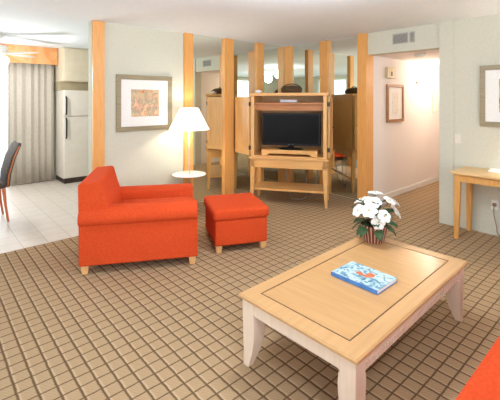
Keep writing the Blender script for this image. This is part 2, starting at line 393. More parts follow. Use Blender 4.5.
# mirrors
def mirror(x0, x1, y0, y1, label):
    tag(box('wall_mirror', M['mirror'], None, x0, x1, y0, y1, 0.01, ZC - 0.005), label, 'mirror', None)
mirror(3.012, 3.593, Y0 - 0.008, Y0 - 0.001, 'tall mirror panel between the floor lamp and the free standing pilaster')
mirror(3.782, 4.293, Y0 - 0.008, Y0 - 0.001, 'tall mirror panel behind the open armoire door')
mirror(4.452, XM - 0.001, Y0 - 0.008, Y0 - 0.001, 'narrow mirror panel left of the corner above the armoire')
mirror(XM - 0.008, XM - 0.001, 3.877, 4.528, 'tall mirror panel above the right half of the armoire')
mirror(XM - 0.008, XM - 0.001, 3.072, 3.708, 'tall mirror panel right of the armoire beside the hallway pilaster')
# baseboards
bb = 0.085
struct(box('baseboard_hall', M['white'], None, X0 + 0.01, 8.58, HY1 - 0.014, HY1 - 0.001, 0, bb, 0.003), 'white baseboard along the hallway', 'baseboard')
struct(box('baseboard_right', M['wall'], None, X0 - 0.012, X0 - 0.001, YB + 0.02, 1.748, 0, bb, 0.003), 'cream baseboard under the desk', 'baseboard')
struct(box('baseboard_back', M['wall'], None, 1.724, 2.866, Y0 - 0.012, Y0 - 0.001, 0, bb, 0.003), 'cream baseboard behind the armchair', 'baseboard')
# ------------------------------------------------------------------ orange armchair
def feet(t, pts, h=0.075, s=0.034):
    for x, y in pts:
        bm = bmesh.new()
        loft(bm, [[(x + a * k, y + b * k, z) for a, b in ((-1, -1), (1, -1), (1, 1), (-1, 1))] for z, k in ((0, s * 0.72), (h, s))])
        obj('foot', bm, M['foot'], t, 0.004)

def rrect(cx, cz, w, h, r, n=5):
    out = []
    for k, (sx, sz) in enumerate(((1, 1), (-1, 1), (-1, -1), (1, -1))):
        for i in range(n + 1):
            a = k * PI / 2 + i * PI / 2 / n
            out.append((cx + sx * (w / 2 - r) + r * math.cos(a), cz + sz * (h / 2 - r) + r * math.sin(a)))
    return out

def soft(name, mat, t, x0, x1, y0, y1, z0, z1, r=0.04, crown=0.02, n=8):
    """upholstered block with rounded edges and a crowned top"""
    bm = bmesh.new(); R = []
    cx, cy = (x0 + x1) / 2, (y0 + y1) / 2; hx, hy = (x1 - x0) / 2, (y1 - y0) / 2
    def ring(inset, z, m=6):
        rr = max(r - inset * 0.3, 0.006); pts = []
        for q, (sx, sy) in enumerate(((1, 1), (-1, 1), (-1, -1), (1, -1))):
            for i in range(m + 1):
                a = q * PI / 2 + i * PI / 2 / m
                pts.append((cx + sx * (hx - inset - rr) + rr * math.cos(a), cy + sy * (hy - inset - rr) + rr * math.sin(a), z))
        return pts
    rings = [ring(r * 0.8, z0), ring(r * 0.25, z0 + r * 0.25), ring(0, z0 + r * 0.8), ring(0, z1 - r)]
    for i in range(1, 6):
        a = i / 5 * PI / 2; rings.append(ring(r * (1 - math.cos(a)), z1 - r + r * math.sin(a)))
    mx = min(hx, hy)
    for s, c in ((0.35, 0.55), (0.6, 0.85), (0.85, 1.0)): rings.append(ring(r + (mx - r * 1.6) * s, z1 + crown * c))
    loft(bm, rings)
    return obj(name, bm, mat, t, smooth=True)

def armchair(loc, rz, label):
    t = thing('armchair', label, 'armchair', loc, rz)
    L, Wd = 0.52, 0.43        # half length, half width; faces +x
    O = M['orange']
    box('body', O, t, -L + 0.01, L - 0.015, -Wd + 0.012, Wd - 0.012, 0.075, 0.40, 0.02, 3)
    for s in (-1, 1):
        bm = bmesh.new()
        y_in, y_out = s * (Wd - 0.19), s * Wd
        cy = (y_in + y_out) / 2      # rolled top over a flat side panel
        prof = [(y_out, 0.078), (y_out, 0.44), (y_out + s * 0.028, 0.446), (y_out + s * 0.042, 0.475), (y_out + s * 0.043, 0.515), (y_out + s * 0.020, 0.556), (y_out - s * 0.02, 0.582),
                (cy, 0.590), (y_in + s * 0.035, 0.58), (y_in + s * 0.008, 0.555), (y_in, 0.51), (y_in, 0.078)]
        loft(bm, [[(x, cy + (p[0] - cy) * k, 0.3 + (p[1] - 0.3) * (1 - (1 - k) * 0.5) if p[1] > 0.3 else p[1]) for p in prof] for x, k in ((-L, 0.94), (-L + 0.02, 1), (L - 0.02, 1), (L, 0.94))])
        obj('arm', bm, O, t, 0.016, 3)
    bm = bmesh.new()                 # boxy reclined back
    prof = [(-L + 0.002, 0.30), (-L - 0.004, 0.79), (-L + 0.01, 0.806), (-L + 0.165, 0.818), (-L + 0.185, 0.806), (-L + 0.225, 0.66), (-L + 0.30, 0.44), (-L + 0.30, 0.30)]
    loft(bm, [[(p[0], y, p[1] + dz) for p in prof] for y, dz in ((-Wd + 0.005, 0.0), (0, 0.004), (Wd - 0.015, 0.0))])
    obj('backrest', bm, O, t, 0.012, 3)
    soft('seat_cushion', O, t, -L + 0.27, L - 0.0, -Wd + 0.195, Wd - 0.195, 0.36, 0.485, 0.05, 0.03)
    feet(t, [(-L + 0.05, -Wd + 0.05), (L - 0.05, -Wd + 0.05), (-L + 0.05, Wd - 0.05), (L - 0.05, Wd - 0.05)])
    return t
armchair((1.695, 3.548, 0), -math.radians(29), 'orange armchair with rolled arms seen from its side beside the floor lamp')

# ottoman
t = thing('ottoman', 'square orange footstool with lidded cushion top between the armchair and the armoire', 'ottoman', (2.578, 3.158, 0), -math.radians(25))
box('base', M['orange'], t, -0.275, 0.275, -0.30, 0.30, 0.07, 0.33, 0.02, 3)
soft('cushion', M['orange'], t, -0.295, 0.295, -0.315, 0.315, 0.325, 0.44, 0.035, 0.012)
feet(t, [(-0.235, -0.26), (0.235, -0.26), (-0.235, 0.26), (0.235, 0.26)], 0.072)

# sofa at lower right
t = thing('sofa', 'orange sofa of which only the seat front corner shows right of the coffee table', 'sofa', (2.28, 0.070, 0), math.radians(0.5))
box('body', M['orange'], t, -1.15, 1.15, -0.45, 0.42, 0.08, 0.33, 0.02, 3)
for i, (a, b) in enumerate(((-0.94, -0.005), (0.005, 0.94))):
    c = soft('seat_cushion', M['orange'], t, a, b, -0.20, 0.47, 0.32, 0.455, 0.05, 0.012)
box('backrest', M['orange'], t, -1.13, 1.13, -0.47, -0.19, 0.1, 0.84, 0.05, 4)
for s in (-1, 1): box('arm', M['orange'], t, min(s * 0.945, s * 1.16), max(s * 0.945, s * 1.16), -0.46, 0.40, 0.08, 0.60, 0.05, 4)
feet(t, [(-1.05, -0.38), (1.05, -0.38), (-1.05, 0.34), (1.05, 0.34)], 0.085)

# ------------------------------------------------------------------ coffee table
TX0, TX1, TY0, TY1, TZ = 1.400, 2.858, 0.914, 1.692, 0.413
t = thing('coffee_table', 'low rectangular maple coffee table with pale curved legs', 'coffee table', ((TX0 + TX1) / 2, (TY0 + TY1) / 2, 0), math.radians(1.6))
hx, hy = (TX1 - TX0) / 2, (TY1 - TY0) / 2
rim = 0.093
bm = bmesh.new()
for sgn in (0,):
    o = [(-hx, -hy), (hx, -hy), (hx, hy), (-hx, hy)]; i_ = [(-hx + rim, -hy + rim), (hx - rim, -hy + rim), (hx - rim, hy - rim), (-hx + rim, hy - rim)]
    prof = [(0.0, TZ - 0.026), (0.0, TZ - 0.010), (0.010, TZ)]
    rings = []
    for ins, z in [(rim, TZ - 0.03), (0.012, TZ - 0.03), (0.0, TZ - 0.02), (0.0, TZ - 0.008), (0.008, TZ), (rim, TZ)]:
        rings.append([(-hx + ins, -hy + ins, z), (hx - ins, -hy + ins, z), (hx - ins, hy - ins, z), (-hx + ins, hy - ins, z)])
    loft(bm, rings, cap=False)
top = obj('tabletop', bm, M['table_rim'], t)
bm = bmesh.new(); bx(bm, -hx + rim + 0.005, hx - rim - 0.005, -hy + rim + 0.005, hy - rim - 0.005, TZ - 0.028, TZ - 0.0005); obj('inset_panel', bm, M['table_top'], t)
bm = bmesh.new()
a, b2, w = hx - rim, hy - rim, 0.007
for (x0, x1, y0, y1) in ((-a, a, -b2, -b2 + w), (-a, a, b2 - w, b2), (-a, -a + w, -b2 + w, b2 - w), (a - w, a, -b2 + w, b2 - w)): bx(bm, x0, x1, y0, y1, TZ - 0.02, TZ + 0.0006)
obj('inlay_line', bm, M['inlay'], t)
ai = 0.028
bm = bmesh.new()
for (x0, x1, y0, y1) in ((-hx + ai, hx - ai, -hy + ai, -hy + ai + 0.02), (-hx + ai, hx - ai, hy - ai - 0.02, hy - ai), (-hx + ai, -hx + ai + 0.02, -hy + ai + 0.02, hy - ai - 0.02), (hx - ai - 0.02, hx - ai, -hy + ai + 0.02, hy - ai - 0.02)):
    bx(bm, x0, x1, y0, y1, TZ - 0.105, TZ - 0.03)
obj('apron', bm, M['table_leg'], t, 0.002)
n = 44
for s in (-1, 1):   # dentil beading along the long aprons
    bm = bmesh.new(); y = s * (hy - ai + 0.003)
    bx(bm, -hx + 0.12, hx - 0.12, y - 0.003, y + 0.0015, TZ - 0.104, TZ - 0.10)
    for k in range(n):
        x = -hx + 0.13 + (2 * hx - 0.26) * k / (n - 1)
        bx(bm, x - 0.007, x + 0.007, y - 0.004, y + 0.004, TZ - 0.101, TZ - 0.075)
    obj('beading', bm, M['table_leg'], t)
for sx in (-1, 1):
    for sy in (-1, 1):
        bm = bmesh.new(); rings = []
        ox, oy = sx * (hx - 0.018), sy * (hy - 0.018)
        for z, wd, out in ((0, 0.042, -0.004), (0.02, 0.048, -0.004), (0.09, 0.070, -0.005), (0.17, 0.088, -0.003), (0.25, 0.094, -0.002), (0.30, 0.090, 0.0), (0.305, 0.084, 0.0), (0.312, 0.084, 0.0), (0.315, 0.092, 0.0), (TZ - 0.03, 0.092, 0.0)):
            x1, y1 = ox + sx * out, oy + sy * out; x0_, y0_ = x1 - sx * wd, y1 - sy * wd
            rings.append([(x0_, y0_, z), (x1, y0_, z), (x1, y1, z), (x0_, y1, z)])
        loft(bm, rings); obj('leg', bm, M['table_leg'], t, 0.003)

# book
t = thing('book', 'blue picture book lying flat on the coffee table', 'book', (2.095, 1.280, TZ + 0.001), 0)
box('pages', M['paper'], t, -0.112, 0.112, -0.158, 0.158, 0.003, 0.021)
bm = bmesh.new(); bx(bm, -0.117, 0.117, -0.162, 0.162, 0.021, 0.025); obj('front_cover', bm, M['cover'], t, 0.001)
box('back_cover', M['spine'], t, -0.117, 0.117, -0.162, 0.162, 0, 0.003)
box('spine', M['spine'], t, -0.121, -0.1165, -0.162, 0.162, 0, 0.025, 0.001)
bm = bmesh.new()
def blob(bm, cx, cy, rx, ry, z0, z1, ph=0, n=14):
    loft(bm, [[(cx + rx * math.cos(a) * (1 + 0.18 * math.sin(3 * a + ph)), cy + ry * math.sin(a) * (1 + 0.15 * math.cos(2 * a + ph)), z) for a in [2 * PI * i / n for i in range(n)]] for z in (z0, z1)])
blob(bm, 0.02, -0.035, 0.03, 0.03, 0.0249, 0.0255); blob(bm, 0.0, 0.03, 0.017, 0.022, 0.0249, 0.0256, 1)
blob(bm, -0.012, 0.0, 0.012, 0.045, 0.0249, 0.0257, 2)
obj('cover_picture', bm, M['orange_ink'], t)

# potted white flowers
t = thing('potted_flowers', 'white blossoms in a striped brown and white basket on the coffee table', 'flower pot', (2.722, 1.572, TZ + 0.001), 0)
bm = bmesh.new(); lathe(bm, [(0.078, 0), (0.083, 0.012), (0.092, 0.06), (0.106, 0.125), (0.108, 0.135), (0.100, 0.135), (0.092, 0.10)], n=44)
obj('pot', bm, M['pot'], t, smooth=False)
bm = bmesh.new(); lathe(bm, [(0.001, 0.105), (0.095, 0.108), (0.09, 0.118), (0.001, 0.125)], n=24); obj('soil', bm, M['soil'], t)
def flower_bm():
    bm = bmesh.new()
    for ring_, (n, ln, tilt) in enumerate(((6, 0.062, 0.25), (5, 0.042, 0.75))):
        for k in range(n):
            a = 2 * PI * k / n + ring_ * 0.5
            c, s = math.cos(a), math.sin(a)
            pts = []
            for u, w in ((0, 0.005), (0.35, 0.021), (0.65, 0.027), (0.88, 0.019), (1.0, 0.004)):
                r = ln * u * math.cos(tilt * (1 - 0.5 * u)); z = ln * u * math.sin(tilt * (1.1 - 0.9 * u)) + 0.002 * ring_
                pts.append([(r * c - w * s, r * s + w * c, z), (r * c, r * s, z - 0.004 + 0.0), (r * c + w * s, r * s - w * c, z)])
            R = [[bm.verts.new(p) for p in q] for q in pts]
            for p, q in zip(R[:-1], R[1:]):
                bm.faces.new((p[0], p[1], q[1], q[0])); bm.faces.new((p[1], p[2], q[2], q[1]))
    return bm
fl = obj('flower', flower_bm(), M['petal'], t, smooth=True)
sm = fl.modifiers.new('thick', 'SOLIDIFY'); sm.thickness = 0.0012
bm = bmesh.new(); lathe(bm, [(0.001, 0.0), (0.007, 0.004), (0.008, 0.012), (0.001, 0.018)], n=8); ct = obj('flower_centre', bm, M['petal_centre'], fl, smooth=True)
rnd = random.Random(12)
fpos = []
for (ang, el, R) in [(0, 1.45, 0.16), (0.6, 0.95, 0.15), (2.0, 0.9, 0.15), (3.5, 0.95, 0.15), (4.9, 0.85, 0.16),
                     (0.2, 0.4, 0.15), (1.5, 0.45, 0.14), (2.7, 0.4, 0.16), (3.35, 0.5, 0.17), (4.1, 0.3, 0.16), (5.2, 0.35, 0.16), (5.8, 0.55, 0.17), (3.75, 0.02, 0.15)]:
    R += rnd.uniform(-0.015, 0.02); ang += rnd.uniform(-0.15, 0.15); R *= 1.1
    fpos.append(Vector((R * math.cos(el) * math.cos(ang), R * math.cos(el) * math.sin(ang), 0.19 + R * 1.05 * math.sin(el))))
for i, p in enumerate(fpos):
    f = fl if i == 0 else fl.copy()
    if i:
        COL.objects.link(f); f.parent = t; c2 = ct.copy(); COL.objects.link(c2); c2.parent = f
    d = (p - Vector((0, 0, 0.13))).normalized()
    f.location = p; f.rotation_mode = 'QUATERNION'
    f.rotation_quaternion = d.to_track_quat('Z', 'Y') @ Vector((0, 0, 1)).rotation_difference(Vector((0, 0, 1)))
    k = rnd.uniform(0.85, 1.15); f.scale = (k, k, k)
def leaf_bm():
    bm = bmesh.new(); R = []
    for u, w in ((0, 0.004), (0.2, 0.022), (0.45, 0.034), (0.7, 0.028), (0.9, 0.012), (1.0, 0.001)):
        x = 0.13 * u; z = 0.02 * math.sin(u * 2.2) - 0.03 * u * u
        R.append([bm.verts.new(p) for p in ((x, -w, z + 0.006), (x, 0, z), (x, w, z + 0.006))])
    for p, q in zip(R[:-1], R[1:]):
        bm.faces.new((p[0], p[1], q[1], q[0])); bm.faces.new((p[1], p[2], q[2], q[1]))
    return bm
lf = obj('leaf', leaf_bm(), M['leaf'], t, smooth=True); sm = lf.modifiers.new('thick', 'SOLIDIFY'); sm.thickness = 0.0012
k = 0
for (n, r0, z0, pitch) in ((10, 0.06, 0.14, 0.55), (9, 0.06, 0.17, 0.1), (8, 0.05, 0.21, -0.3), (5, 0.03, 0.25, -0.7)):
    for i in range(n):
        a = 2 * PI * i / n + k * 0.37
        l = lf if k == 0 else lf.copy()
        if k: COL.objects.link(l); l.parent = t
        l.location = (r0 * math.cos(a), r0 * math.sin(a), z0); l.rotation_euler = (rnd.uniform(-0.3, 0.3), pitch + rnd.uniform(-0.2, 0.2), a)
        k += 1
bm = bmesh.new()
for i, p in enumerate(fpos):
    tube(bm, [(p.x * 0.15, p.y * 0.15, 0.115), (p.x * 0.55, p.y * 0.55, 0.13 + (p.z - 0.13) * 0.6), tuple(p * 0.98)], 0.0025, 5)
obj('stem', bm, M['leaf'], t, smooth=True)

# ------------------------------------------------------------------ armoire in the mirrored corner
ARM = (3.995, 3.675)      # middle of the front
ax = math.atan2(-0.92, 0.62)   # local +x runs along the front, left to right
t = thing('armoire', 'tall maple television armoire with open doors standing in the mirrored corner', 'armoire', (ARM[0], ARM[1], 0), ax)
hw, dp = 0.555, 0.50            # local y: 0 front, +dp back (away from camera)
bm = bmesh.new()
S = 0.05
bx(bm, -hw, -hw + S, 0, dp, 0.70, 1.60); bx(bm, hw - S, hw, 0, dp, 0.70, 1.60)
bx(bm, -hw + S, hw - S, dp - 0.02, dp, 0.70, 1.60); bx(bm, -hw + S, hw - S, 0.0, dp, 0.70, 0.72)
obj('carcass', bm, M['maple'], t, 0.002)
bm = bmesh.new(); bx(bm, -hw - 0.025, hw + 0.025, -0.025, dp + 0.01, 1.60, 1.645); obj('cornice', bm, M['maple_h'], t, 0.006)
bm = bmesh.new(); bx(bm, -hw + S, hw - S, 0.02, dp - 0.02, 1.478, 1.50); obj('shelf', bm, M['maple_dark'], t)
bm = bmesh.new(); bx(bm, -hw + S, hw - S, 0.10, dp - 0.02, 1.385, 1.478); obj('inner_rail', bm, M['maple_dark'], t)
# lower stand with open shelf
bm = bmesh.new(); bx(bm, -hw - 0.03, hw + 0.03, -0.03, dp + 0.01, 0.672, 0.70); bx(bm, -hw - 0.005, hw + 0.005, -0.005, 0.015, 0.545, 0.672); bx(bm, -hw - 0.005, hw + 0.005, dp - 0.02, dp, 0.575, 0.672)
bx(bm, -hw - 0.005, -hw + 0.015, 0.015, dp - 0.02, 0.545, 0.672); bx(bm, hw - 0.015, hw + 0.005, 0.015, dp - 0.02, 0.545, 0.672)
obj('stand_frame', bm, M['maple_h'], t, 0.003)
bm = bmesh.new(); bx(bm, -hw + 0.005, hw - 0.005, 0.02, dp - 0.01, 0.205, 0.235); obj('lower_shelf', bm, M['maple_h'], t, 0.003)
for sx in (-1, 1):
    for y0, y1, sy in ((-0.005, 0.07, 1), (dp - 0.07, dp + 0.002, -1)):
        bm = bmesh.new(); rings = []
        xo = sx * (hw + 0.008)
        for z, w in ((0, 0.035), (0.2, 0.052), (0.5, 0.066), (0.66, 0.068)):
            xi = xo - sx * w
            ya, yb = (y0, y0 + w) if sy > 0 else (y1 - w, y1)
            rings.append([(xo, ya, z), (xo, yb, z), (xi, yb, z), (xi, ya, z)])
        loft(bm, rings); obj('leg', bm, M['maple'], t, 0.003)
# doors: built along local x from hinge; left one swung out towards the mirror, right one folded back along the side
def door(hx_, hy_, ang, wdt):
    bm = bmesh.new(); bx(bm, 0, wdt, -0.011, 0.011, 0.715, 1.59)
    o = obj('door', bm, M['maple'], t, 0.002, loc=(hx_, hy_, 0), rot=(0, 0, ang))
    bm = bmesh.new(); f = 0.07
    bx(bm, 0.0, wdt, -0.016, 0.016, 0.715, 0.715 + f); bx(bm, 0, wdt, -0.016, 0.016, 1.59 - f, 1.59); bx(bm, 0, f, -0.016, 0.016, 0.715 + f, 1.59 - f); bx(bm, wdt - f, wdt, -0.016, 0.016, 0.715 + f, 1.59 - f)
    obj('door_frame', bm, M['maple'], o, 0.002)
    for z in (0.83, 1.48):
        bm = bmesh.new(); bx(bm, -0.008, 0.008, -0.019, 0.019, z - 0.03, z + 0.03); obj('hinge', bm, M['dark'], o)
    bm = bmesh.new(); lathe(bm, [(0.006, 0), (0.006, 0.012), (0.012, 0.018), (0.012, 0.026), (0.004, 0.03)], n=10)
    obj('knob', bm, M['dark'], o, smooth=True, loc=(wdt - 0.04, -0.016, 1.12), rot=(PI / 2, 0, 0))
    return o
door(-hw - 0.012, 0.0, math.radians(180 - 45), 0.44)
door(hw + 0.026, 0.004, math.radians(87), 0.48)

def on_arm(x, y, z):     # armoire-local to world
    c, s = math.cos(ax), math.sin(ax); return (ARM[0] + x * c - y * s, ARM[1] + x * s + y * c, z)
# riser, tv
t2 = thing('tv_riser', 'low maple riser block under the television', 'riser', on_arm(0.01, 0.19, 0.721), ax)
bm = bmesh.new(); prism(bm, [(-0.41, 0), (-0.33, 0), (-0.29, 0.03), (0.29, 0.03), (0.33, 0), (0.41, 0), (0.41, 0.085), (-0.41, 0.085)], 'y', -0.16, 0.16); obj('board', bm, M['maple_h'], t2, 0.003)
t2 = thing('television', 'black flat screen television inside the armoire', 'television', on_arm(0.02, 0.17, 0.807), ax)
bm = bmesh.new(); bx(bm, -0.44, 0.44, -0.02, 0.03, 0.05, 0.535); bx(bm, -0.25, 0.25, 0.03, 0.07, 0.12, 0.42); obj('case', bm, M['black'], t2, 0.008, 3)
box('screen', M['screen'], t2, -0.41, 0.41, -0.023, -0.019, 0.085, 0.51)
bm = bmesh.new(); lathe(bm, [(0.15, 0), (0.155, 0.006), (0.14, 0.012), (0.04, 0.018), (0.03, 0.08)], n=28); o = obj('stand', bm, M['black'], t2, smooth=True); o.scale = (1.25, 0.8, 1)
box('logo_strip', M['silver'], t2, -0.03, 0.03, -0.0225, -0.0195, 0.062, 0.069)
# player on the shelf
t2 = thing('cable_box', 'slim silver box on the upper shelf of the armoire', 'electronics', on_arm(0.0, 0.16, 1.501), ax)
bm = bmesh.new(); bx(bm, -0.125, 0.125, -0.09, 0.09, 0.004, 0.045); obj('case', bm, M['silver'], t2, 0.004); box('foot', M['black'], t2, -0.11, 0.11, -0.07, 0.07, 0, 0.004)
# things on top of the armoire
t2 = thing('wicker_bowl', 'low dark wicker basket with a handle on top of the armoire', 'basket', on_arm(0.02, 0.24, 1.646), ax)
bm = bmesh.new(); lathe(bm, [(0.12, 0), (0.155, 0.01), (0.162, 0.055), (0.158, 0.065), (0.145, 0.055), (0.10, 0.012)], n=28); obj('bowl', bm, M['wicker'], t2, smooth=True)
bm = bmesh.new(); lathe(bm, [(0.15, 0.045), (0.148, 0.07), (0.12, 0.095), (0.07, 0.11), (0.01, 0.116)], n=28); obj('lid', bm, M['wicker'], t2, smooth=True)
bm = bmesh.new()
tube(bm, [(0.158 * math.cos(a), 0, 0.04 + 0.095 * math.sin(a)) for a in [PI * i / 14 for i in range(15)]], 0.008, 7)
obj('handle', bm, M['wicker'], t2, smooth=True)
t2 = thing('candle_dish', 'small white dish at the left end of the armoire top', 'dish', on_arm(-0.46, 0.10, 1.646), ax)
bm = bmesh.new(); lathe(bm, [(0.03, 0), (0.05, 0.008), (0.058, 0.035), (0.052, 0.035), (0.042, 0.012)], n=20); obj('dish', bm, M['plate'], t2, smooth=True)
bm = bmesh.new(); lathe(bm, [(0.02, 0.01), (0.02, 0.045), (0.004, 0.048)], n=14); obj('candle', bm, M['paper'], t2, smooth=True)
# wall outlet cords behind the armoire
def cord(name, pts, r, mat, label):
    P = [Vector(p) for p in pts]; P = [P[0]] + P + [P[-1]]; out = []
    for k in range(1, len(P) - 2):      # Catmull-Rom through the points
        for q in range(6):
            u = q / 6; a, b, c, d = P[k - 1], P[k], P[k + 1], P[k + 2]
            out.append(0.5 * (2 * b + (c - a) * u + (2 * a - 5 * b + 4 * c - d) * u * u + (3 * b - a - 3 * c + d) * u ** 3))
    out.append(P[-1]); bm = bmesh.new(); tube(bm, out, r, 7)
    return tag(obj(name, bm, mat, smooth=True), label, 'cord')
cord('power_cord', [on_arm(-0.12, 0.52, 0.62), on_arm(-0.11, 0.53, 0.4), on_arm(-0.06, 0.50, 0.12), on_arm(0.0, 0.42, 0.012), on_arm(0.1, 0.40, 0.008), on_arm(0.18, 0.46, 0.008), on_arm(0.22, 0.53, 0.1), on_arm(0.2, 0.53, 0.5)], 0.006, M['cable'], 'grey power cord looping on the carpet under the armoire')
cord('power_cord', [on_arm(0.34, 0.52, 0.60), on_arm(0.37, 0.53, 0.3), on_arm(0.34, 0.52, 0.08), on_arm(0.27, 0.50, 0.008)], 0.005, M['cable'], 'grey power cord hanging behind the right leg of the armoire')

# ------------------------------------------------------------------ floor lamp
LX, LY = 2.80, 4.43
t = thing('floor_lamp', 'lit floor lamp with white cone shade and round tray beside the armchair', 'floor lamp', (LX, LY, 0))
bm = bmesh.new(); lathe(bm, [(0.14, 0), (0.14, 0.014), (0.05, 0.026), (0.016, 0.04)], n=32); obj('base', bm, M['chrome'], t, smooth=True)
bm = bmesh.new(); lathe(bm, [(0.012, 0.03), (0.012, 1.10)], n=12); obj('pole', bm, M['chrome'], t, smooth=True)
bm = bmesh.new(); lathe(bm, [(0.013, 0.48), (0.20, 0.502), (0.232, 0.505), (0.237, 0.511), (0.230, 0.515), (0.013, 0.514)], n=40); obj('tray', bm, M['white'], t, smooth=True)
bm = bmesh.new(); n = 40
prof = [(0.280, 1.13), (0.128, 1.43), (0.125, 1.43), (0.277, 1.13)]
rings = [[(r * math.cos(2 * PI * i / n), r * math.sin(2 * PI * i / n), z) for i in range(n)] for r, z in prof]
loft(bm, rings + [rings[0]], cap=False); obj('lamp_shade', bm, M['shade'], t, smooth=True)
bm = bmesh.new(); lathe(bm, [(0.014, 1.09), (0.018, 1.10), (0.034, 1.14), (0.036, 1.16), (0.024, 1.18), (0.004, 1.19)], n=16); obj('bulb', bm, M['fan_glass'], t, smooth=True)
def point(name, loc, power, col, r=0.04):
    d = bpy.data.lights.new(name, 'POINT'); d.energy = power; d.color = col; d.shadow_soft_size = r
    o = bpy.data.objects.new(name, d); COL.objects.link(o); o.location = loc; return o
point('floor_lamp_light', (LX, LY, 1.31), 13, (0.98, 0.96, 0.88), 0.045)

# ------------------------------------------------------------------ pictures
def picture(label, c, w, h, fw, mw, mh, art, fmat, rz, off=(0, 0)):
    """framed picture facing local -y"""
    t = thing('framed_picture', label, 'picture', c, rz)
    bm = bmesh.new()
    for (x0, x1, z0, z1) in ((-w / 2, w / 2, h / 2 - fw, h / 2), (-w / 2, w / 2, -h / 2, -h / 2 + fw), (-w / 2, -w / 2 + fw, -h / 2 + fw, h / 2 - fw), (w / 2 - fw, w / 2, -h / 2 + fw, h / 2 - fw)): bx(bm, x0, x1, -0.03, -0.002, z0, z1)
    obj('frame', bm, fmat, t, 0.003)
    box('mat_board', M['mat'], t, -w / 2 + fw - 0.002, w / 2 - fw + 0.002, -0.014, -0.004, -h / 2 + fw - 0.002, h / 2 - fw + 0.002)
    box('print', art, t, off[0] - mw / 2, off[0] + mw / 2, -0.016, -0.0135, off[1] - mh / 2, off[1] + mh / 2)
picture('wide taupe frame around a small multicoloured abstract on white behind the armchair', (2.272, Y0, 1.50), 0.80, 0.74, 0.062, 0.40, 0.36, M['art_a'], M['taupe'], 0)
picture('taupe framed orange abstract print above the desk', (X0, 1.065, 1.587), 0.80, 0.70, 0.055, 0.42, 0.38, M['art_b'], M['taupe'], -PI / 2)
picture('tall brown framed pale sketch on the hallway wall', (5.70, HY1, 1.49), 0.54, 0.60, 0.045, 0.20, 0.34, M['art_c'], M['brown_frame'], 0)

picture('small pale framed print further down the hallway wall', (7.2, HY1, 1.53), 0.16, 0.42, 0.02, 0.08, 0.30, M['art_c'], M['cabinet'], 0)
t = thing('fill_ceiling_light', 'added round ceiling light out of view deeper in the hallway for fill', 'ceiling light', (6.95, 2.42, 2.2))  # unseen fixture, added to brighten the hallway
bm = bmesh.new(); lathe(bm, [(0.13, -0.001), (0.13, -0.02), (0.10, -0.07), (0.004, -0.09)], n=24); obj('diffuser', bm, M['lens_glow'], t, smooth=True)
point('hall_fill_light', (6.95, 2.42, 2.02), 22, (1.0, 0.88, 0.78), 0.08)
# wall fittings
t = thing('wall_sconce', 'glowing two globe wall light in the hallway', 'wall light', (6.48, HY1, 1.87))
bm = bmesh.new(); lathe(bm, [(0.05, 0), (0.05, 0.012), (0.03, 0.02)], n=20); obj('back_plate', bm, M['chrome'], t, smooth=True, rot=(PI / 2, 0, 0), loc=(0, -0.001, 0))
bm = bmesh.new(); tube(bm, [(0, -0.015, 0), (0, -0.08, 0.0)], 0.008); tube(bm, [(-0.12, -0.08, 0.01), (0, -0.08, -0.01), (0.12, -0.08, 0.01)], 0.008); obj('arm', bm, M['chrome'], t, smooth=True)
for s in (-1, 1):
    bm = bmesh.new(); lathe(bm, [(0.015, 0.0), (0.05, 0.02), (0.062, 0.055), (0.05, 0.095), (0.01, 0.112)], n=18); obj('globe', bm, M['lens_glow'], t, smooth=True, loc=(s * 0.12, -0.08, 0.012))
point('sconce_light', (6.48, HY1 - 0.22, 1.93), 5, (1.0, 0.92, 0.86), 0.06)
t = thing('door_chime', 'square cream chime box above the hallway picture', 'door chime', (5.53, HY1, 1.965))
box('cover', M['chime'], t, -0.13, 0.13, -0.045, -0.001, -0.085, 0.085, 0.006)
box('grille', M['dark'], t, -0.022, 0.022, -0.048, -0.0445, -0.05, 0.02)
t = thing('smoke_detector', 'small round smoke detector on the hallway ceiling', 'smoke detector', (5.37, 2.374, 2.2))
bm = bmesh.new(); lathe(bm, [(0.075, -0.001), (0.075, -0.02), (0.055, -0.042), (0.004, -0.045)], n=24); obj('housing', bm, M['white'], t, smooth=True)
t = thing('air_vent', 'grey rectangular air return grille above the hallway opening', 'vent', (X0, 2.385, 2.378), -PI / 2)
for (x0, x1) in ((-0.155, 0.058), (0.085, 0.15)):
    bm = bmesh.new()
    bx(bm, x0, x1, -0.012, -0.001, 0.055, 0.07); bx(bm, x0, x1, -0.012, -0.001, -0.07, -0.055); bx(bm, x0, x0 + 0.012, -0.012, -0.001, -0.055, 0.055); bx(bm, x1 - 0.012, x1, -0.012, -0.001, -0.055, 0.055)
    f = obj('vent_frame', bm, M['grille'], t)
    bm = bmesh.new(); bx(bm, x0 + 0.012, x1 - 0.012, -0.003, -0.001, -0.055, 0.055); obj('backing', bm, M['grille_dark'], f)
    bm = bmesh.new()
    for k in range(8): z = -0.048 + k * 0.0137; bx(bm, x0 + 0.012, x1 - 0.012, -0.010, -0.003, z - 0.003, z + 0.003)
    obj('louvre', bm, M['grille'], f)
t = thing('light_switch', 'small white switch plate on the wall left of the desk', 'light switch', (X0, 1.705, 1.07), -PI / 2)
box('plate', M['switch'], t, -0.036, 0.036, -0.007, -0.001, -0.058, 0.058, 0.002); box('rocker', M['switch'], t, -0.012, 0.012, -0.011, -0.006, -0.024, 0.024, 0.002)
t = thing('wall_outlet', 'small outlet plate low on the wall under the desk', 'outlet', (X0, 1.318, 0.345), -PI / 2)
box('plate', M['white'], t, -0.036, 0.036, -0.006, -0.001, -0.055, 0.055, 0.002); box('plug', M['cord'], t, -0.018, 0.018, -0.035, -0.006, -0.012, 0.022, 0.004)
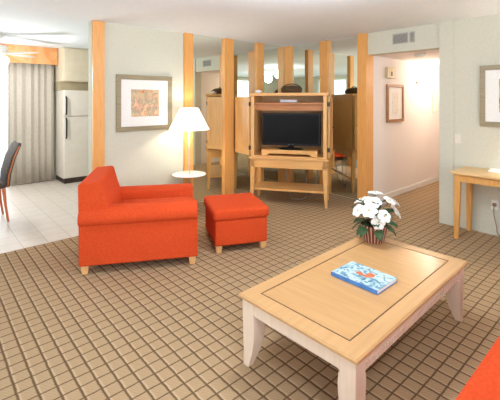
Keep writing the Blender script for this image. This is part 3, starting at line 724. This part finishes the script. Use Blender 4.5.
cord('lamp_cord', [(X0 - 0.03, 1.318, 0.345), (X0 - 0.05, 1.315, 0.25), (X0 - 0.045, 1.29, 0.12), (X0 - 0.03, 1.27, 0.02), (X0 - 0.04, 1.1, 0.008)], 0.005, M['cord'], 'brown cord hanging from the outlet under the desk')

# ------------------------------------------------------------------ desk
t = thing('writing_desk', 'honey coloured wooden desk against the right wall', 'desk', (4.65, 1.62, 0))
D0, D1, DL = -0.235, 0.232, -1.30
box('desktop', M['desk_top'], t, D0, D1, DL, 0, 0.722, 0.75, 0.005)
bm = bmesh.new(); bx(bm, D0 + 0.035, D0 + 0.055, DL + 0.05, -0.05, 0.64, 0.722); bx(bm, D1 - 0.04, D1 - 0.02, DL + 0.05, -0.05, 0.64, 0.722)
bx(bm, D0 + 0.055, D1 - 0.04, -0.055, -0.035, 0.64, 0.722); bx(bm, D0 + 0.055, D1 - 0.04, DL + 0.035, DL + 0.055, 0.64, 0.722); obj('apron', bm, M['desk'], t, 0.002)
for x, sx in ((D0 + 0.03, 1), (D1 - 0.012, -1)):
    for y, sy in ((-0.03, -1), (DL + 0.03, 1)):
        bm = bmesh.new(); rings = []
        for z, w in ((0, 0.04), (0.3, 0.052), (0.6, 0.06), (0.722, 0.06)):
            rings.append([(x, y, z), (x + sx * w, y, z), (x + sx * w, y + sy * w, z), (x, y + sy * w, z)])
        loft(bm, rings); obj('leg', bm, M['desk'], t, 0.003)
t = thing('paper_stack', 'white papers lying on the desk', 'paper', (4.80, 1.19, 0.751), 0.15)
box('sheet', M['paper'], t, -0.11, 0.11, -0.15, 0.15, 0, 0.012); 
t = thing('desk_lamp', 'small table lamp standing on the right of the desk', 'lamp', (4.68, 0.66, 0.751))
bm = bmesh.new(); lathe(bm, [(0.08, 0), (0.08, 0.012), (0.02, 0.03), (0.014, 0.3)], n=24); obj('base', bm, M['chrome'], t, smooth=True)
bm = bmesh.new(); n = 32
rings = [[(r * math.cos(2 * PI * i / n), r * math.sin(2 * PI * i / n), z) for i in range(n)] for r, z in ((0.16, 0.28), (0.09, 0.48), (0.088, 0.48), (0.157, 0.28))]
loft(bm, rings + [rings[0]], cap=False); obj('lamp_shade', bm, M['shade'], t, smooth=True)
point('desk_lamp_light', (4.68, 0.66, 1.12), 24, (1.0, 0.92, 0.8), 0.04)

# ceiling domes added outside the frame to brighten the living room
def dome(x, y, power, label):
    t = thing('fill_dome_light', label, 'ceiling light', (x, y, ZC))
    bm = bmesh.new(); lathe(bm, [(0.19, -0.001), (0.19, -0.02), (0.17, -0.025)], n=32); obj('rim', bm, M['white'], t, smooth=True)
    bm = bmesh.new(); lathe(bm, [(0.168, -0.02), (0.15, -0.06), (0.10, -0.09), (0.004, -0.105)], n=32); obj('diffuser', bm, M['fan_glass'], t, smooth=True)
    point('dome_fill_lamp', (x, y, 2.30), power, (0.88, 0.975, 1.06), 0.14)
dome(0.6, -0.3, 55, 'added round white ceiling light behind the viewer for fill')
dome(2.15, 1.75, 70, 'added round white ceiling light above the coffee table for fill')
t = thing('fill_torchiere', 'added tall uplighter floor lamp out of view at the left for fill', 'floor lamp', (-0.6, 3.4, 0))  # uplighter added out of view to lift the ceiling brightness
bm = bmesh.new(); lathe(bm, [(0.15, 0), (0.15, 0.02), (0.02, 0.035)], n=28); obj('base', bm, M['chrome'], t, smooth=True)
bm = bmesh.new(); lathe(bm, [(0.013, 0.03), (0.013, 1.73)], n=12); obj('pole', bm, M['chrome'], t, smooth=True)
bm = bmesh.new(); lathe(bm, [(0.02, 1.72), (0.12, 1.76), (0.19, 1.83), (0.185, 1.835), (0.11, 1.772), (0.02, 1.735)], n=32); obj('bowl', bm, M['white'], t, smooth=True)
point('torchiere_fill_light', (-0.6, 3.4, 1.86), 8, (0.95, 0.98, 1.0), 0.07)
# ------------------------------------------------------------------ dining area
# curtain
t = thing('curtain', 'cream pleated curtain drawn beside the bright glass door', 'curtain', (0, 0, 0))
bm = bmesh.new(); n = 150; xa, xb = 1.17, 1.90
rows = []
for z in (0.02, 0.5, 1.2, 1.9, 2.3):
    row = []
    for i in range(n + 1):
        u = i / n; ph = u * 2 * PI * 6 + 0.9 * math.sin(u * 9)
        row.append((xa + (xb - xa) * u + 0.006 * math.sin(2 * ph), 7.79 + (0.019 + 0.010 * (1 - z / 2.3)) * math.sin(ph) + 0.006 * math.sin(z * 3 + u * 12), z))
    rows.append(row)
R = [[bm.verts.new(p) for p in r] for r in rows]
for a_, b_ in zip(R[:-1], R[1:]):
    for i in range(n): bm.faces.new((a_[i], a_[i + 1], b_[i + 1], b_[i]))
o = obj('drape', bm, M['curtain'], t, smooth=True); sm = o.modifiers.new('thick', 'SOLIDIFY'); sm.thickness = 0.004
bm = bmesh.new(); tube(bm, [(-1.1, 7.79, 2.32), (1.92, 7.79, 2.32)], 0.012); obj('rod', bm, M['white'], t, smooth=True)
t = thing('valance', 'orange floral fabric valance box over the curtain', 'valance', (0, 0, 0))
bm = bmesh.new(); bx(bm, -1.2, 1.945, 7.66, 7.69, 2.20, 2.512); bx(bm, 1.93, 1.945, 7.69, 7.945, 2.20, 2.512); bx(bm, -1.2, -1.185, 7.69, 7.945, 2.20, 2.512)
obj('valance_box', bm, M['valance'], t, 0.003)
# fridge
t = thing('refrigerator', 'cream two door refrigerator with black handles', 'refrigerator', (1.97, 7.34, 0))
box('cabinet', M['fridge'], t, 0, 0.72, 0.06, 0.60, 0.09, 1.72, 0.006)
box('freezer_door', M['fridge'], t, 0.0, 0.72, 0.0, 0.055, 1.245, 1.72, 0.008)
box('fridge_door', M['fridge'], t, 0.0, 0.72, 0.0, 0.055, 0.10, 1.232, 0.008)
box('kick_plate', M['dark'], t, 0.01, 0.71, 0.01, 0.58, 0.0, 0.09)
for z0, z1 in ((1.27, 1.60), (0.84, 1.21)):
    bm = bmesh.new(); x = 0.035
    tube(bm, [(x, -0.002, z0), (x, -0.035, z0 + 0.03), (x, -0.04, (z0 + z1) / 2), (x, -0.035, z1 - 0.03), (x, -0.002, z1)], 0.014, 8); obj('handle', bm, M['black'], t, smooth=True)
# cupboard over the fridge
t = thing('wall_cupboard', 'cream cupboard up at the ceiling above the refrigerator', 'cupboard', (1.955, 7.36, 1.885))
box('cupboard_body', M['cabinet'], t, 0, 0.80, 0.02, 0.585, 0, 0.625, 0.003)
box('cupboard_door', M['cabinet'], t, 0.02, 0.74, 0.0, 0.02, 0.015, 0.60, 0.004)
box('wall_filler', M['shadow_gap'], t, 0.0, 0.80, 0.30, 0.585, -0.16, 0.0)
# dining table
t = thing('dining_table', 'wooden dining table at the left edge under the ceiling fan', 'dining table', (0.28, 5.82, 0))
box('tabletop', M['desk_top'], t, -0.55, 0.42, -0.50, 0.50, 0.72, 0.75, 0.006)
bm = bmesh.new(); lathe(bm, [(0.28, 0.003), (0.28, 0.03), (0.06, 0.07), (0.05, 0.66), (0.2, 0.72)], n=28); obj('pedestal', bm, M['chair_wood'], t, smooth=True)
t = thing('dinner_plate', 'white plate set at the edge of the dining table', 'plate', (0.53, 5.52, 0.751))
bm = bmesh.new(); lathe(bm, [(0.07, 0), (0.13, 0.014), (0.135, 0.018), (0.125, 0.019), (0.07, 0.006)], n=32); obj('dish', bm, M['plate'], t, smooth=True)
# dining chair facing -x
def dining_chair(loc, rz, label):
    t = thing('dining_chair', label, 'chair', loc, rz)
    for y in (-0.20, 0.20):
        bm = bmesh.new()   # rear leg runs on up as the back post
        rings = []
        for z, x, w in ((0.003, 0.05, 0.026), (0.22, 0.02, 0.032), (0.45, 0.0, 0.042), (0.47, 0.0, 0.04)):
            rings.append([(x - w / 2, y - w / 2, z), (x + w / 2, y - w / 2, z), (x + w / 2, y + w / 2, z), (x - w / 2, y + w / 2, z)])
        loft(bm, rings); obj('leg', bm, M['chair_wood'], t, 0.004)
        bm = bmesh.new(); rings = []
        for z, x, w in ((0.003, -0.43, 0.024), (0.44, -0.41, 0.04)):
            rings.append([(x - w / 2, y - w / 2, z), (x + w / 2, y - w / 2, z), (x + w / 2, y + w / 2, z), (x - w / 2, y + w / 2, z)])
        loft(bm, rings); obj('leg', bm, M['chair_wood'], t, 0.004)
    soft('seat', M['grey_fabric'], t, -0.46, 0.03, -0.235, 0.235, 0.43, 0.50, 0.03, 0.012)
    bm = bmesh.new(); rings = []
    for z, x, hwid, th in ((0.44, 0.02, 0.215, 0.055), (0.60, 0.035, 0.225, 0.055), (0.80, 0.085, 0.235, 0.05), (0.95, 0.15, 0.225, 0.042), (0.985, 0.165, 0.19, 0.03)):
        rings.append([(x - th / 2 + 0.02, -hwid, z), (x + th / 2 + 0.02, -hwid, z), (x + th / 2, 0, z), (x + th / 2 + 0.02, hwid, z), (x - th / 2 + 0.02, hwid, z), (x - th / 2, 0, z)])
    loft(bm, rings); obj('backrest', bm, M['grey_fabric'], t, 0.012, 3)
    for y in (-0.24, 0.24):
        bm = bmesh.new(); tube(bm, [(0.042, y * 0.93, 0.44), (0.055, y * 0.96, 0.60), (0.105, y, 0.80), (0.168, y * 0.96, 0.95)], 0.008, 8)
        obj('back_trim', bm, M['chair_wood'], t, smooth=True)
    return t
dining_chair((0.785, 5.75, 0), 0, 'grey upholstered dining chair with reddish wood legs at the left edge')
# ceiling fan
t = thing('ceiling_fan', 'white ceiling fan with lit globe over the dining table', 'ceiling fan', (0.875, 6.58, 0))
bm = bmesh.new(); lathe(bm, [(0.06, ZC - 0.001), (0.07, ZC - 0.03), (0.02, ZC - 0.06), (0.02, 2.36), (0.09, 2.35), (0.11, 2.31), (0.09, 2.23), (0.04, 2.21)], n=24); obj('motor', bm, M['white'], t, smooth=True)
for k in range(5):
    a = math.radians(-44 + 72 * k)
    bm = bmesh.new(); pts = []
    ol = [(0.08, 0.025), (0.18, 0.045), (0.32, 0.062), (0.46, 0.066), (0.56, 0.045), (0.60, 0.0)]
    poly = [(x, -w) for x, w in ol] + [(x, w) for x, w in ol[::-1][1:]]
    prism(bm, poly, 'z', -0.004, 0.004)
    obj('blade', bm, M['white'], t, 0.002, loc=(0, 0, 2.235), rot=(math.radians(16), 0, a))
bm = bmesh.new(); lathe(bm, [(0.05, 2.208), (0.10, 2.19), (0.135, 2.14), (0.12, 2.08), (0.07, 2.04), (0.004, 2.03)], n=28); obj('globe', bm, M['fan_glass'], t, smooth=True)
point('fan_light', (0.875, 6.58, 1.93), 60, (0.95, 0.98, 1.0), 0.08)
